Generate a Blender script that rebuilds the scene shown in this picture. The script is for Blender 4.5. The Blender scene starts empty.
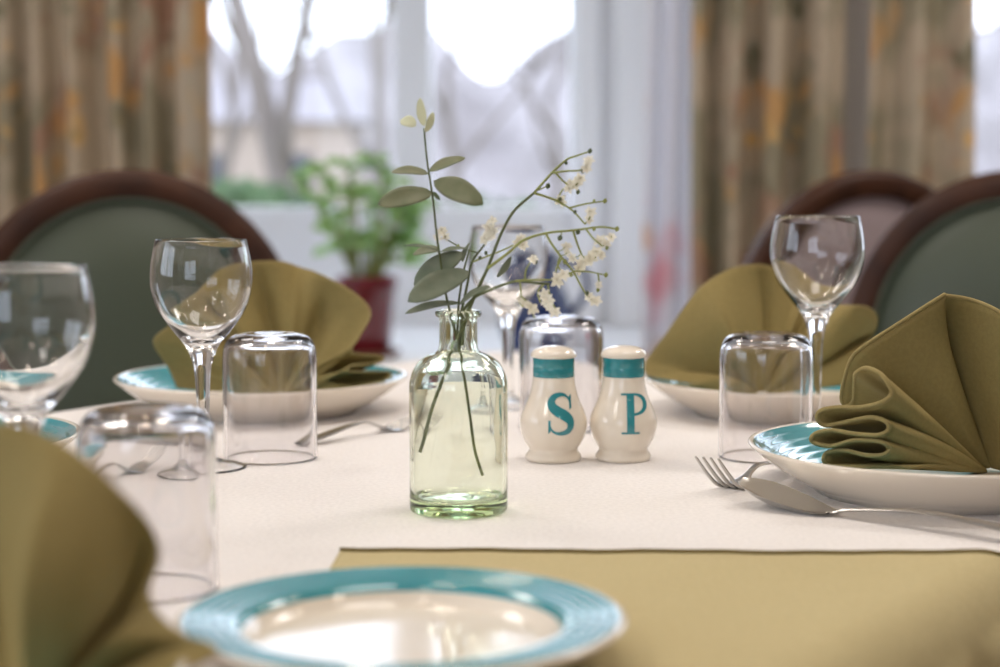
import bpy, bmesh, math, random
from mathutils import Vector, Matrix, noise
R = math.radians
random.seed(7)
S = bpy.context.scene
COL = S.collection

# ---------------------------------------------------------------- camera
F, YH, CZ, TZ = 1800.0, 175.0, 0.975, 0.75
PITCH = math.atan((333.5 - YH) / F)
cd = bpy.data.cameras.new('camera'); cam = bpy.data.objects.new('camera', cd); COL.objects.link(cam)
cam.location = (0, 0, CZ); cam.rotation_euler = (math.pi / 2 - PITCH, 0, 0)
cd.sensor_width = 36; cd.lens = 36 * F / 1000; cd.clip_start = 0.02; cd.clip_end = 200
cd.dof.use_dof = True; cd.dof.focus_distance = 1.285; cd.dof.aperture_fstop = 4.3
S.camera = cam
_f = Vector((0, math.cos(PITCH), -math.sin(PITCH))); _u = Vector((0, math.sin(PITCH), math.cos(PITCH)))
def ray(px, py): return _f * F + Vector((px - 500, 0, 0)) + _u * (333.5 - py)
def at(px, py, y):                       # point seen at that pixel, y metres in front of the lens
    r = ray(px, py); return Vector((0, 0, CZ)) + r * (y / r.y)
def on(px, py, z=TZ):
    r = ray(px, py); return Vector((0, 0, CZ)) + r * ((z - CZ) / r.z)
def X(px, y): return at(px, 400, y).x

# ---------------------------------------------------------------- helpers
def link(name, me, mat=None, parent=None, loc=None, smooth=True):
    o = bpy.data.objects.new(name, me); COL.objects.link(o)
    if mat is not None:
        for m in (mat if isinstance(mat, (list, tuple)) else [mat]): me.materials.append(m)
    if parent is not None: o.parent = parent
    if loc is not None: o.location = loc
    if smooth:
        for p in me.polygons: p.use_smooth = True
    return o
def mesh(vs, fs, mi=None):
    me = bpy.data.meshes.new('m'); me.from_pydata([tuple(v) for v in vs], [], fs); me.update()
    if mi:
        for p, k in zip(me.polygons, mi): p.material_index = k
    return me
def from_bm(bm):
    me = bpy.data.meshes.new('m'); bmesh.ops.recalc_face_normals(bm, faces=bm.faces); bm.to_mesh(me); bm.free(); return me
def tag(o, label=None, cat=None, group=None, kind=None):
    for k, v in (('label', label), ('category', cat), ('group', group), ('kind', kind)):
        if v: o[k] = v
    return o
def thing(name, label, cat, loc=(0, 0, 0), rz=0, group=None):
    o = bpy.data.objects.new(name, None); COL.objects.link(o); o.empty_display_size = .05
    o.location = loc; o.rotation_euler = (0, 0, rz); return tag(o, label, cat, group)
def dup(root, loc, rz, label, group=None):
    r = root.copy(); COL.objects.link(r); r.location = loc; r.rotation_euler = (0, 0, rz); r['label'] = label
    if group: r['group'] = group
    for ch in list(root.children):
        c = ch.copy(); COL.objects.link(c); c.parent = r
        for g in list(ch.children):
            d = g.copy(); COL.objects.link(d); d.parent = c
    return r
def lathe(prof, seg=72, mi=None, cap0=False, cap1=False):
    vs, fs, ks, rows = [], [], [], []
    for r, z in prof:
        if r < 1e-6: vs.append((0, 0, z)); rows.append([len(vs) - 1])
        else:
            b = len(vs); rows.append(list(range(b, b + seg)))
            for k in range(seg):
                a = 2 * math.pi * k / seg; vs.append((r * math.cos(a), r * math.sin(a), z))
    for i in range(len(rows) - 1):
        A, B = rows[i], rows[i + 1]
        for k in range(seg):
            j = (k + 1) % seg
            if len(A) == 1 and len(B) == 1: continue
            if len(A) == 1: fs.append((A[0], B[j], B[k]))
            elif len(B) == 1: fs.append((A[k], A[j], B[0]))
            else: fs.append((A[k], A[j], B[j], B[k]))
            ks.append(mi[i] if mi else 0)
    if cap0 and len(rows[0]) > 1: fs.append(tuple(reversed(rows[0]))); ks.append(0)
    if cap1 and len(rows[-1]) > 1: fs.append(tuple(rows[-1])); ks.append(0)
    return mesh(vs, fs, ks)
def crom(pts, n=6):
    pts = [Vector(p) for p in pts]
    if len(pts) < 3:
        return [pts[0].lerp(pts[-1], i / n) for i in range(n + 1)]
    P = [pts[0] * 2 - pts[1]] + pts + [pts[-1] * 2 - pts[-2]]; out = []
    for i in range(1, len(P) - 2):
        a, b, c, d = P[i - 1:i + 3]
        for k in range(n):
            t = k / n
            out.append(.5 * ((2 * b) + (c - a) * t + (2 * a - 5 * b + 4 * c - d) * t * t + (3 * b - a - 3 * c + d) * t ** 3))
    out.append(pts[-1]); return out
class MB:
    def __init__(s): s.v, s.f, s.k = [], [], []
    def add(s, vs, fs, k=0):
        b = len(s.v); s.v += [Vector(v) for v in vs]; s.f += [tuple(b + i for i in f) for f in fs]; s.k += [k] * len(fs)
    def box(s, x0, x1, y0, y1, z0, z1, k=0):
        s.add([(x, y, z) for z in (z0, z1) for y in (y0, y1) for x in (x0, x1)],
              [(0, 2, 3, 1), (4, 5, 7, 6), (0, 1, 5, 4), (2, 6, 7, 3), (0, 4, 6, 2), (1, 3, 7, 5)], k)
    def tube(s, pts, r, seg=8, k=0, flat=None):
        pts = [Vector(p) for p in pts]; n = len(pts)
        rr = r if isinstance(r, (list, tuple)) else [r] * n
        if len(rr) != n: rr = [rr[0] + (rr[-1] - rr[0]) * i / (n - 1) for i in range(n)] if len(rr) == 2 else [rr[min(len(rr) - 1, int(i * len(rr) / n))] for i in range(n)]
        t0 = (pts[1] - pts[0]).normalized(); nrm = t0.orthogonal().normalized() if flat is None else Vector(flat)
        vs, fs = [], []
        for i, p in enumerate(pts):
            t = (pts[min(i + 1, n - 1)] - pts[max(i - 1, 0)]).normalized()
            nrm = (nrm - t * nrm.dot(t)).normalized(); bn = t.cross(nrm)
            for q in range(seg):
                a = 2 * math.pi * q / seg; vs.append(p + (nrm * math.cos(a) + bn * math.sin(a)) * rr[i])
        for i in range(n - 1):
            for q in range(seg):
                j = (q + 1) % seg; fs.append((i * seg + q, i * seg + j, (i + 1) * seg + j, (i + 1) * seg + q))
        fs.append(tuple(range(seg))[::-1]); fs.append(tuple((n - 1) * seg + q for q in range(seg)))
        s.add(vs, fs, k)
    def grid(s, fn, nu, nv, k=0):
        s.add([fn(i / nu, j / nv) for i in range(nu + 1) for j in range(nv + 1)],
              [(i * (nv + 1) + j, (i + 1) * (nv + 1) + j, (i + 1) * (nv + 1) + j + 1, i * (nv + 1) + j + 1) for i in range(nu) for j in range(nv)], k)
    def build(s, name, mat, parent=None, loc=None, smooth=True):
        return link(name, mesh(s.v, s.f, s.k), mat, parent, loc, smooth)
def bevel(o, w=.004, n=2):
    m = o.modifiers.new('bev', 'BEVEL'); m.width = w; m.segments = n; m.limit_method = 'ANGLE'; return o
def flatshade(o):
    for p in o.data.polygons: p.use_smooth = False
    return o

# ---------------------------------------------------------------- materials
def new_mat(name):
    m = bpy.data.materials.new(name); m.use_nodes = True; nt = m.node_tree
    return m, nt, nt.nodes['Principled BSDF']
def pbr(name, col, rough=.5, metal=0, bump=None, sheen=0, coat=0, var=None, spec=None, trans=0):
    m, nt, b = new_mat(name)
    b.inputs['Base Color'].default_value = (*col, 1); b.inputs['Roughness'].default_value = rough
    b.inputs['Metallic'].default_value = metal
    if sheen: b.inputs['Sheen Weight'].default_value = sheen; b.inputs['Sheen Roughness'].default_value = .5; b.inputs['Sheen Tint'].default_value = (*[min(1, c * 1.8) for c in col], 1)
    if coat: b.inputs['Coat Weight'].default_value = coat; b.inputs['Coat Roughness'].default_value = .04
    if spec is not None: b.inputs['Specular IOR Level'].default_value = spec
    tc = nt.nodes.new('ShaderNodeTexCoord')
    if var:                               # (scale, second colour, amount)
        n = nt.nodes.new('ShaderNodeTexNoise'); n.inputs['Scale'].default_value = var[0]; n.inputs['Detail'].default_value = 4
        nt.links.new(tc.outputs['Object'], n.inputs['Vector'])
        mx = nt.nodes.new('ShaderNodeMix'); mx.data_type = 'RGBA'
        rp = nt.nodes.new('ShaderNodeMapRange'); rp.inputs[1].default_value = .35; rp.inputs[2].default_value = .65; rp.inputs[4].default_value = var[2]
        nt.links.new(n.outputs[0], rp.inputs[0]); nt.links.new(rp.outputs[0], mx.inputs[0])
        mx.inputs[6].default_value = (*col, 1); mx.inputs[7].default_value = (*var[1], 1)
        nt.links.new(mx.outputs[2], b.inputs['Base Color'])
    if bump:                              # list of (scale, distance)
        prev = None
        for sc, ds in bump:
            n = nt.nodes.new('ShaderNodeTexNoise'); n.inputs['Scale'].default_value = sc; n.inputs['Detail'].default_value = 3
            nt.links.new(tc.outputs['Object'], n.inputs['Vector'])
            bp = nt.nodes.new('ShaderNodeBump'); bp.inputs['Strength'].default_value = 1; bp.inputs['Distance'].default_value = ds
            nt.links.new(n.outputs[0], bp.inputs['Height'])
            if prev: nt.links.new(prev.outputs[0], bp.inputs['Normal'])
            prev = bp
        nt.links.new(prev.outputs[0], b.inputs['Normal'])
    return m
def weave(name, col, sheen=.3, scale=900, wrinkle=.002):
    m = pbr(name, col, .85, sheen=sheen, bump=[(14, wrinkle), (scale, .0002)], var=(300, tuple(c * .88 for c in col), .8), spec=.2); return m
def glass(name, col=(1, 1, 1), ior=1.48, vol=None):
    m = bpy.data.materials.new(name); m.use_nodes = True; nt = m.node_tree; nt.nodes.remove(nt.nodes['Principled BSDF'])
    g = nt.nodes.new('ShaderNodeBsdfGlass'); g.inputs['Color'].default_value = (*col, 1); g.inputs['Roughness'].default_value = 0; g.inputs['IOR'].default_value = ior
    nt.links.new(g.outputs[0], nt.nodes['Material Output'].inputs['Surface'])
    if vol:
        v = nt.nodes.new('ShaderNodeVolumeAbsorption'); v.inputs['Color'].default_value = (*vol[0], 1); v.inputs['Density'].default_value = vol[1]
        nt.links.new(v.outputs[0], nt.nodes['Material Output'].inputs['Volume'])
    return m
def pane_glass():
    m = bpy.data.materials.new('window glass'); m.use_nodes = True; nt = m.node_tree; nt.nodes.remove(nt.nodes['Principled BSDF'])
    t = nt.nodes.new('ShaderNodeBsdfTransparent'); t.inputs[0].default_value = (.96, .97, .98, 1)
    g = nt.nodes.new('ShaderNodeBsdfGlossy'); g.inputs['Roughness'].default_value = .01
    fr = nt.nodes.new('ShaderNodeFresnel'); fr.inputs[0].default_value = 1.45
    mx = nt.nodes.new('ShaderNodeMixShader'); nt.links.new(fr.outputs[0], mx.inputs[0]); nt.links.new(t.outputs[0], mx.inputs[1]); nt.links.new(g.outputs[0], mx.inputs[2])
    nt.links.new(mx.outputs[0], nt.nodes['Material Output'].inputs['Surface']); return m
def curtain_mat(name, base, cols, transl=.25):
    m, nt, b = new_mat(name); tc = nt.nodes.new('ShaderNodeTexCoord'); cur = None
    b.inputs['Roughness'].default_value = .85; b.inputs['Specular IOR Level'].default_value = .2
    for i, (c, sc, lo, hi, off) in enumerate(cols):
        mp = nt.nodes.new('ShaderNodeMapping'); mp.inputs['Location'].default_value = (off, off * 1.7, off * .6)
        n = nt.nodes.new('ShaderNodeTexNoise'); n.inputs['Scale'].default_value = sc; n.inputs['Detail'].default_value = 2.5; n.inputs['Roughness'].default_value = .6
        nt.links.new(tc.outputs['UV'], mp.inputs[0]); nt.links.new(mp.outputs[0], n.inputs['Vector'])
        rp = nt.nodes.new('ShaderNodeMapRange'); rp.inputs[1].default_value = lo; rp.inputs[2].default_value = hi; nt.links.new(n.outputs[0], rp.inputs[0])
        mx = nt.nodes.new('ShaderNodeMix'); mx.data_type = 'RGBA'; nt.links.new(rp.outputs[0], mx.inputs[0])
        if cur is None: mx.inputs[6].default_value = (*base, 1)
        else: nt.links.new(cur.outputs[2], mx.inputs[6])
        mx.inputs[7].default_value = (*c, 1); cur = mx
    nt.links.new(cur.outputs[2], b.inputs['Base Color'])
    tr = nt.nodes.new('ShaderNodeBsdfTranslucent'); nt.links.new(cur.outputs[2], tr.inputs[0])
    ms = nt.nodes.new('ShaderNodeMixShader'); ms.inputs[0].default_value = transl
    nt.links.new(b.outputs[0], ms.inputs[1]); nt.links.new(tr.outputs[0], ms.inputs[2]); nt.links.new(ms.outputs[0], nt.nodes['Material Output'].inputs['Surface'])
    return m
def leafy(name, col, rough=.5, transl=.3, var=None):
    m = pbr(name, col, rough, var=var); nt = m.node_tree; b = nt.nodes['Principled BSDF']
    tr = nt.nodes.new('ShaderNodeBsdfTranslucent'); tr.inputs[0].default_value = (*col, 1)
    ms = nt.nodes.new('ShaderNodeMixShader'); ms.inputs[0].default_value = transl
    nt.links.new(b.outputs[0], ms.inputs[1]); nt.links.new(tr.outputs[0], ms.inputs[2]); nt.links.new(ms.outputs[0], nt.nodes['Material Output'].inputs['Surface'])
    return m

M_white = weave('white table linen', (.855, .815, .785), sheen=.1, wrinkle=.0015)
M_olive = weave('olive table linen', (.53, .44, .235), sheen=.25, wrinkle=.002)
M_hem = weave('olive hem', (.20, .15, .045), sheen=.1)
M_napkin = weave('olive napkin linen', (.295, .225, .085), sheen=.25, wrinkle=.003)
M_cream = pbr('cream glazed ceramic', (.85, .765, .65), .08, coat=.35)
M_teal = pbr('teal glaze', (.035, .27, .32), .12, coat=.8, var=(40, (.055, .33, .37), .7))
M_tealpaint = pbr('teal glaze lettering', (.03, .26, .30), .12, coat=.6)
M_nhemlit = weave('olive napkin hem highlight', (.33, .255, .105), sheen=.3, wrinkle=.001)  # napkin linen made lighter: edge highlight put into the hem colour
M_steel = pbr('brushed stainless steel', (.55, .53, .50), .22, 1, bump=[(160, .0001)])
M_glass = glass('clear drinking glass', (.985, .985, .985), 1.47)
M_tumbler = glass('worn tumbler glass', (.965, .96, .965), 1.49); M_tumbler.node_tree.nodes['Glass BSDF'].inputs['Roughness'].default_value = .035
M_bottle = glass('pale green bottle glass', (.985, .995, .97), 1.5, ((.64, .87, .40), 18))
M_frame = pbr('white window paint', (.86, .88, .92), .35)
M_pane = pane_glass()
M_wall = pbr('grey cream wall paint', (.56, .52, .49), .9, bump=[(60, .0008)])
M_ceil = pbr('white ceiling paint', (.85, .83, .80), .95)
M_floor = pbr('brown carpet', (.20, .13, .085), .95, bump=[(200, .002)], var=(30, (.26, .18, .11), 1))
M_wood = pbr('dark mahogany wood', (.066, .024, .011), .45, spec=.25, var=(18, (.036, .013, .007), 1))
M_green = pbr('green leather upholstery', (.058, .074, .046), .42, bump=[(300, .0003)])
M_pipe = pbr('grey green piping', (.13, .16, .12), .4)
M_lilac = pbr('mauve grey upholstery', (.33, .26, .265), .7, bump=[(300, .0003)])
M_stem = leafy('sage green stem', (.13, .155, .06), .5, .1)
M_stemlight = leafy('yellow green stem', (.33, .36, .10), .5, .15)
M_euc = leafy('eucalyptus leaf', (.22, .25, .13), .48, .3, var=(90, (.31, .31, .18), .9))
M_eucdark = leafy('grey green eucalyptus leaf', (.18, .22, .14), .5, .25, var=(90, (.26, .29, .2), .9))
M_tip = leafy('pale young leaf', (.80, .81, .62), .5, .4)
M_petal = leafy('cream petal', (.96, .93, .82), .6, .3)
M_bud = leafy('dark flower bud', (.10, .13, .05), .5, .1)
M_red = pbr('glossy dark red pot', (.16, .006, .014), .2, coat=.6)
M_soil = pbr('dark soil', (.05, .03, .02), 1, bump=[(80, .004)])
M_plant = leafy('bright green leaf', (.30, .50, .16), .45, .35, var=(30, (.34, .5, .18), 1))
M_navy = pbr('navy blue ceramic', (.012, .03, .13), .25, coat=.5)
M_bark = pbr('grey bark', (.17, .145, .13), .95, bump=[(20, .01)])
M_hedge = leafy('dark green hedge', (.08, .15, .07), .7, .2, var=(3, (.14, .2, .1), 1))
M_lawn = pbr('winter lawn', (.24, .26, .17), 1, var=(.8, (.33, .28, .2), 1))
M_far = pbr('bare winter woodland', (.36, .335, .35), 1, var=(.5, (.27, .245, .25), 1), bump=[(1.5, .3)])
M_brick = pbr('beige house render', (.40, .33, .29), .95)
M_roof = pbr('grey house roof', (.28, .26, .28), .9)
M_dark = pbr('dark window', (.05, .06, .08), .2)
M_fit = pbr('white lamp ring', (.85, .85, .85), .4)

# ---------------------------------------------------------------- room shell
WY, BY = 3.9, 4.9                      # wall with the bay, glass of the bay
X0, X1, Y0, CEIL = -3.2, 3.2, -2.6, 2.55
def struct(o): o['kind'] = 'structure'; return o
def wall_panel(mb, a0, a1, fixed0, fixed1, z0, z1, holes, axis):
    xs = sorted({a0, a1, *[h[0] for h in holes], *[h[1] for h in holes]})
    for i in range(len(xs) - 1):
        zs = [(z0, z1)]
        for h in holes:
            if h[0] <= xs[i] and h[1] >= xs[i + 1]:
                zs = [q for (a, b) in zs for q in ((a, min(b, h[2])), (max(a, h[3]), b)) if q[1] - q[0] > 1e-4]
        for a, b in zs:
            if axis == 'x': mb.box(xs[i], xs[i + 1], fixed0, fixed1, a, b)
            else: mb.box(fixed0, fixed1, xs[i], xs[i + 1], a, b)
SILL, BAYL, BAYR = .57, -1.05, .68
m = MB(); m.box(X0 - .15, X1 + .15, Y0 - .15, WY + .12, -.1, 0); struct(m.build('floor', M_floor, smooth=False))
m = MB(); m.box(X0 - .15, X1 + .15, Y0 - .15, BY + .2, CEIL, CEIL + .1); struct(m.build('ceiling', M_ceil, smooth=False))
m = MB(); wall_panel(m, X0, X1, WY, WY + .12, 0, CEIL, [(BAYL, BAYR, SILL - .04, 2.35), (.93, 2.5, .2, 2.3)], 'x')
struct(m.build('wall_back', M_wall, smooth=False))
m = MB()                                # bay: cheeks, breast below the glass, ledge
wall_panel(m, WY + .12, BY, BAYL - .1, BAYL, 0, CEIL, [(WY + .2, BY - .1, .75, 2.3)], 'y'); wall_panel(m, WY + .12, BY, BAYR, BAYR + .1, 0, CEIL, [(WY + .2, BY - .1, .75, 2.3)], 'y')
GB = .874
wall_panel(m, BAYL - .1, BAYR + .1, BY, BY + .12, 0, CEIL, [(-.90, .26, GB - .05, 2.3)], 'x')
struct(m.build('wall_bay', M_frame, smooth=False))
m = MB(); m.box(BAYL, BAYR, WY - .03, BY, SILL - .04, SILL); struct(bevel(m.build('trim_1', M_frame, smooth=False), .008, 2))
m = MB(); wall_panel(m, Y0, WY, X0 - .15, X0, 0, CEIL, [(-.6, 1.6, .9, 2.2)], 'y'); struct(m.build('wall_left', M_wall, smooth=False))
m = MB(); wall_panel(m, Y0, WY, X1, X1 + .15, 0, CEIL, [], 'y'); struct(m.build('wall_right', M_wall, smooth=False))
m = MB(); wall_panel(m, X0, X1, Y0 - .15, Y0, 0, CEIL, [(-2.4, -.4, .8, 2.2)], 'x'); struct(m.build('wall_front', M_wall, smooth=False))
def window(name, x0, x1, z0, z1, y, mull, fw=.055, depth=.07, axis='x'):
    e = bpy.data.objects.new(name, None); COL.objects.link(e); e['kind'] = 'structure'
    def bx(mb, a, b, c, d, p, q):
        mb.box(a, b, p, q, c, d) if axis == 'x' else mb.box(p, q, a, b, c, d)
    f = MB()
    bx(f, x0, x0 + fw, z0, z1, y, y + depth); bx(f, x1 - fw, x1, z0, z1, y, y + depth)
    bx(f, x0 + fw, x1 - fw, z0, z0 + fw, y, y + depth); bx(f, x0 + fw, x1 - fw, z1 - fw, z1, y, y + depth)
    bevel(f.build('window_frame', M_frame, e, smooth=False), .006)
    for a, b in mull:
        f = MB(); bx(f, a, b, z0 + fw, z1 - fw, y - .015, y + depth); bevel(f.build('mullion', M_frame, e, smooth=False), .006)
    ed = [x0 + fw] + [q for ab in mull for q in ab] + [x1 - fw]
    for i in range(0, len(ed), 2):
        f = MB(); a, b = ed[i], ed[i + 1]; c, d = z0 + fw, z1 - fw; yy = y + depth * .5
        f.add([(a, yy, c), (b, yy, c), (b, yy, d), (a, yy, d)] if axis == 'x' else [(yy, a, c), (yy, b, c), (yy, b, d), (yy, a, d)], [(0, 1, 2, 3)])
        f.build('glass_pane', M_pane, e, smooth=False)
    return e
window('window_1', -.90, .26, GB - .055, 2.3, BY + .02, [(X(395, BY), X(432, BY))], .07)
window('window_2', .93, 2.5, .2, 2.3, WY + .03, [(1.65, 1.73)], .07)
window('added_window_5', WY + .2, BY - .1, .75, 2.3, BAYL - .085, [], .055, axis='y')  # unseen side windows added in the bay cheeks to light ledge and frames
window('added_window_6', WY + .2, BY - .1, .75, 2.3, BAYR + .015, [], .055, axis='y')
window('window_3', -.6, 1.6, .9, 2.2, X0 - .10, [(.46, .54)], .06, axis='y')
window('window_4', -2.4, -.4, .8, 2.2, Y0 - .11, [(-1.44, -1.36)], .06)
m = MB(); m.box(X(612, BY), X(648, BY), BY - .05, BY - .001, SILL, 2.4); struct(bevel(m.build('trim_2', M_frame, smooth=False), .01))
m = MB(); m.box(X(575, BY), X(598, BY), BY - .03, BY - .001, SILL, 2.4); struct(bevel(m.build('trim_3', M_frame, smooth=False), .006))

# ---------------------------------------------------------------- outdoors
m = MB()
def gfn(u, v):
    x = -30 + 60 * u; y = 5.2 + 55 * v; return (x, y, -.35 + .25 * noise.noise(Vector((x * .15, y * .15, 3))) - .004 * (y - 5))
m.grid(gfn, 40, 40); g = m.build('ground', M_lawn); g['kind'] = 'structure'
m = MB()
def hill(u, v):
    x = -22 + 44 * u; y = 34
    px = 500 + x / 34 * 1800
    top = 4.1 - 1.45 * math.exp(-((px - 500) / 60) ** 2) - 1.05 * math.exp(-((px - 245) / 42) ** 2) + .5 * noise.noise(Vector((x * .33, 1.3, 0))) + .5 * noise.noise(Vector((x * .9, 5.1, 0)))
    return (x, y + v * 3 + .6 * noise.noise(Vector((x, v * 6, 2))), -1 + (top + 1) * v)
m.grid(hill, 160, 16); o = m.build('hills', M_far); o['kind'] = 'structure'
def tree(px, y, h, seed, label, spread=.5, r0=.13, depth=5):
    rnd = random.Random(seed); t = thing('bare_tree', label, 'tree', (X(px, y), y, -.45), 0, 'bare winter trees outside the window')
    tr, br = MB(), MB()
    def grow(p, d, ln, r, lv):
        q = [p]; dd = d.copy()
        for k in range(4):
            dd = (dd + Vector((rnd.uniform(-.18, .18), rnd.uniform(-.18, .18), rnd.uniform(-.05, .12)))).normalized(); q.append(q[-1] + dd * ln / 4)
        (tr if lv == 0 else br).tube(q, [r, r * .62], 6 if lv < 2 else 4)
        if lv < depth:
            for k in range(3 if lv < 4 else 2):
                i = 1 + k if lv == 0 else rnd.randint(2, 4)
                a = rnd.uniform(0, 6.28); sp = spread * rnd.uniform(.7, 1.5)
                nd = (dd + Vector((math.cos(a) * sp, math.sin(a) * sp, rnd.uniform(-.1, .25)))).normalized()
                grow(q[min(4, i + 1)], nd, ln * rnd.uniform(.6, .8), r * .55, lv + 1)
    grow(Vector((0, 0, 0)), Vector((0, 0, 1)), h * .42, r0, 0)
    tr.build('trunk', M_bark, t); br.build('branches', M_bark, t); return t
tree(300, 11, 6.5, 3, 'bare dark tree seen through the window pane nearer the patterned curtain, behind the potted plant', .6, .11)
tree(362, 17, 7, 5, 'thin bare tree outside, just beside the white window mullion', .6, .09)
tree(235, 22, 7, 8, 'bare pale tree outside, closest to the curtain edge behind the green oval chair', .6, .09)
tree(458, 26, 7, 11, 'bare tree outside seen behind the upright eucalyptus sprig', .6, .09)
tree(560, 30, 6.5, 13, 'bare tree outside, next to the white corner frame of the bay', .6, .10)
def bush(name, px, y, w, h, label, seed):
    rnd = random.Random(seed); m = MB()
    for k in range(900):
        a, b, c = rnd.gauss(0, .42), rnd.gauss(0, .3), rnd.random() ** .7
        p = Vector((a * w, b * w * .5, c * h * (1 - .25 * a * a))); n = Vector((rnd.uniform(-1, 1), rnd.uniform(-1, 1), rnd.uniform(-1, 1))).normalized()
        t = n.orthogonal().normalized() * .09; s = n.cross(t) * .55
        m.add([p - t, p + s, p + t, p - s], [(0, 1, 2, 3)])
    o = m.build(name, M_hedge, None, (X(px, y), y, -.42)); tag(o, label, 'bush'); return o
bush('evergreen_bush', 240, 9.5, .9, 1.35, 'low dark green bush outside below the window pane by the patterned curtain', 2)
bush('evergreen_bush', 470, 14, 1.6, 1.2, 'low dark green bush outside behind the eucalyptus leaves', 4)
h = thing('house', 'beige rendered house far outside behind the bare trees', 'house', (X(250, 28), 28, -.5))
m = MB(); m.box(-1.6, 1.6, 0, 3, 0, 2.3); m.build('wall', M_brick, h, smooth=False)
m = MB(); m.add([(-1.8, -.2, 2.3), (1.8, -.2, 2.3), (1.8, 3.2, 2.3), (-1.8, 3.2, 2.3), (-1.5, 1.5, 3.0), (1.5, 1.5, 3.0)], [(0, 1, 5, 4), (1, 2, 5), (2, 3, 4, 5), (3, 0, 4), (3, 2, 1, 0)]); m.build('roof', M_roof, h, smooth=False)
for xx in (-.9, .5):
    m = MB(); m.box(xx, xx + .5, -.03, .02, 1.1, 1.8); m.build('window', M_dark, h, smooth=False)

# ---------------------------------------------------------------- curtains
def curtain(name, xa, xb, y, z0, z1, period, amp, mat, label, seed, lean=0, bunch=None):
    rnd = random.Random(seed); nu, nv = max(60, int((xb - xa) / .006)), 14; vs, uv = [], []
    ph = [rnd.uniform(-.5, .5) for _ in range(60)]
    arc = 0; prev = None
    for i in range(nu + 1):
        x = xa + (xb - xa) * i / nu; q = x / period; k = int(math.floor(q)); fr = q - k
        pr = (ph[k % 60] * (1 - fr) + ph[(k + 1) % 60] * fr)
        w = math.sin(2 * math.pi * q + pr * 2.2) ; w = math.copysign(abs(w) ** .8, w) * amp * (1 + .35 * pr) + .3 * amp * math.sin(2 * math.pi * q * .37 + seed)
        if prev: arc += math.hypot(x - prev[0], w - prev[1])
        prev = (x, w)
        for j in range(nv + 1):
            t = j / nv; z = z0 + (z1 - z0) * t
            vs.append((x + .006 * math.sin(3 * z + seed + x * 9) + lean * (1 - t), y + w * (1 - .25 * t) + .006 * math.sin(4 * z + x * 20), z)); uv.append((arc, z))
    fs = [(i * (nv + 1) + j, (i + 1) * (nv + 1) + j, (i + 1) * (nv + 1) + j + 1, i * (nv + 1) + j + 1) for i in range(nu) for j in range(nv)]
    me = mesh(vs, fs); ul = me.uv_layers.new(name='UVMap')
    for l in me.loops: ul.data[l.index].uv = uv[l.vertex_index]
    o = link(name, me, mat); tag(o, label, 'curtain'); s = o.modifiers.new('s', 'SOLIDIFY'); s.thickness = .002; return o
PRINT = [((.38, .34, .24), 5, .45, .58, 1.1), ((.68, .42, .19), 4.6, .57, .63, 4.3), ((.48, .31, .22), 5.5, .58, .66, 9.2), ((.74, .50, .22), 7, .62, .68, 14.7), ((.19, .19, .12), 6, .60, .68, 21.3)]
M_curt = curtain_mat('printed curtain', (.58, .49, .37), PRINT, .22)
M_sheer = curtain_mat('white printed curtain', (.90, .90, .94), [((.88, .58, .62), 3.6, .55, .64, 3.1), ((.88, .68, .56), 3.4, .56, .66, 8.8)], .5)
curtain('curtain', X(-90, 3.78), X(214, 3.78), 3.78, .02, 2.3, .078, .046, M_curt, 'orange and sage printed curtain behind the green oval chair by the wine glasses', 1)
curtain('curtain', X(690, 3.72), X(838, 3.72), 3.72, .02, 2.3, .085, .046, M_curt, 'wider printed tan curtain beside the white window frame, rising behind the fanned napkin', 4)
curtain('curtain', X(861, 3.74), X(961, 3.74), 3.74, .02, 2.3, .11, .034, M_curt, 'narrow printed tan curtain above the mauve backed chair', 9)
curtain('curtain', X(644, 3.80), X(694, 3.80), 3.82, .02, 2.3, .055, .016, M_sheer, 'white curtain edge with faint pink flowers next to the window frame', 6)

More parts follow.
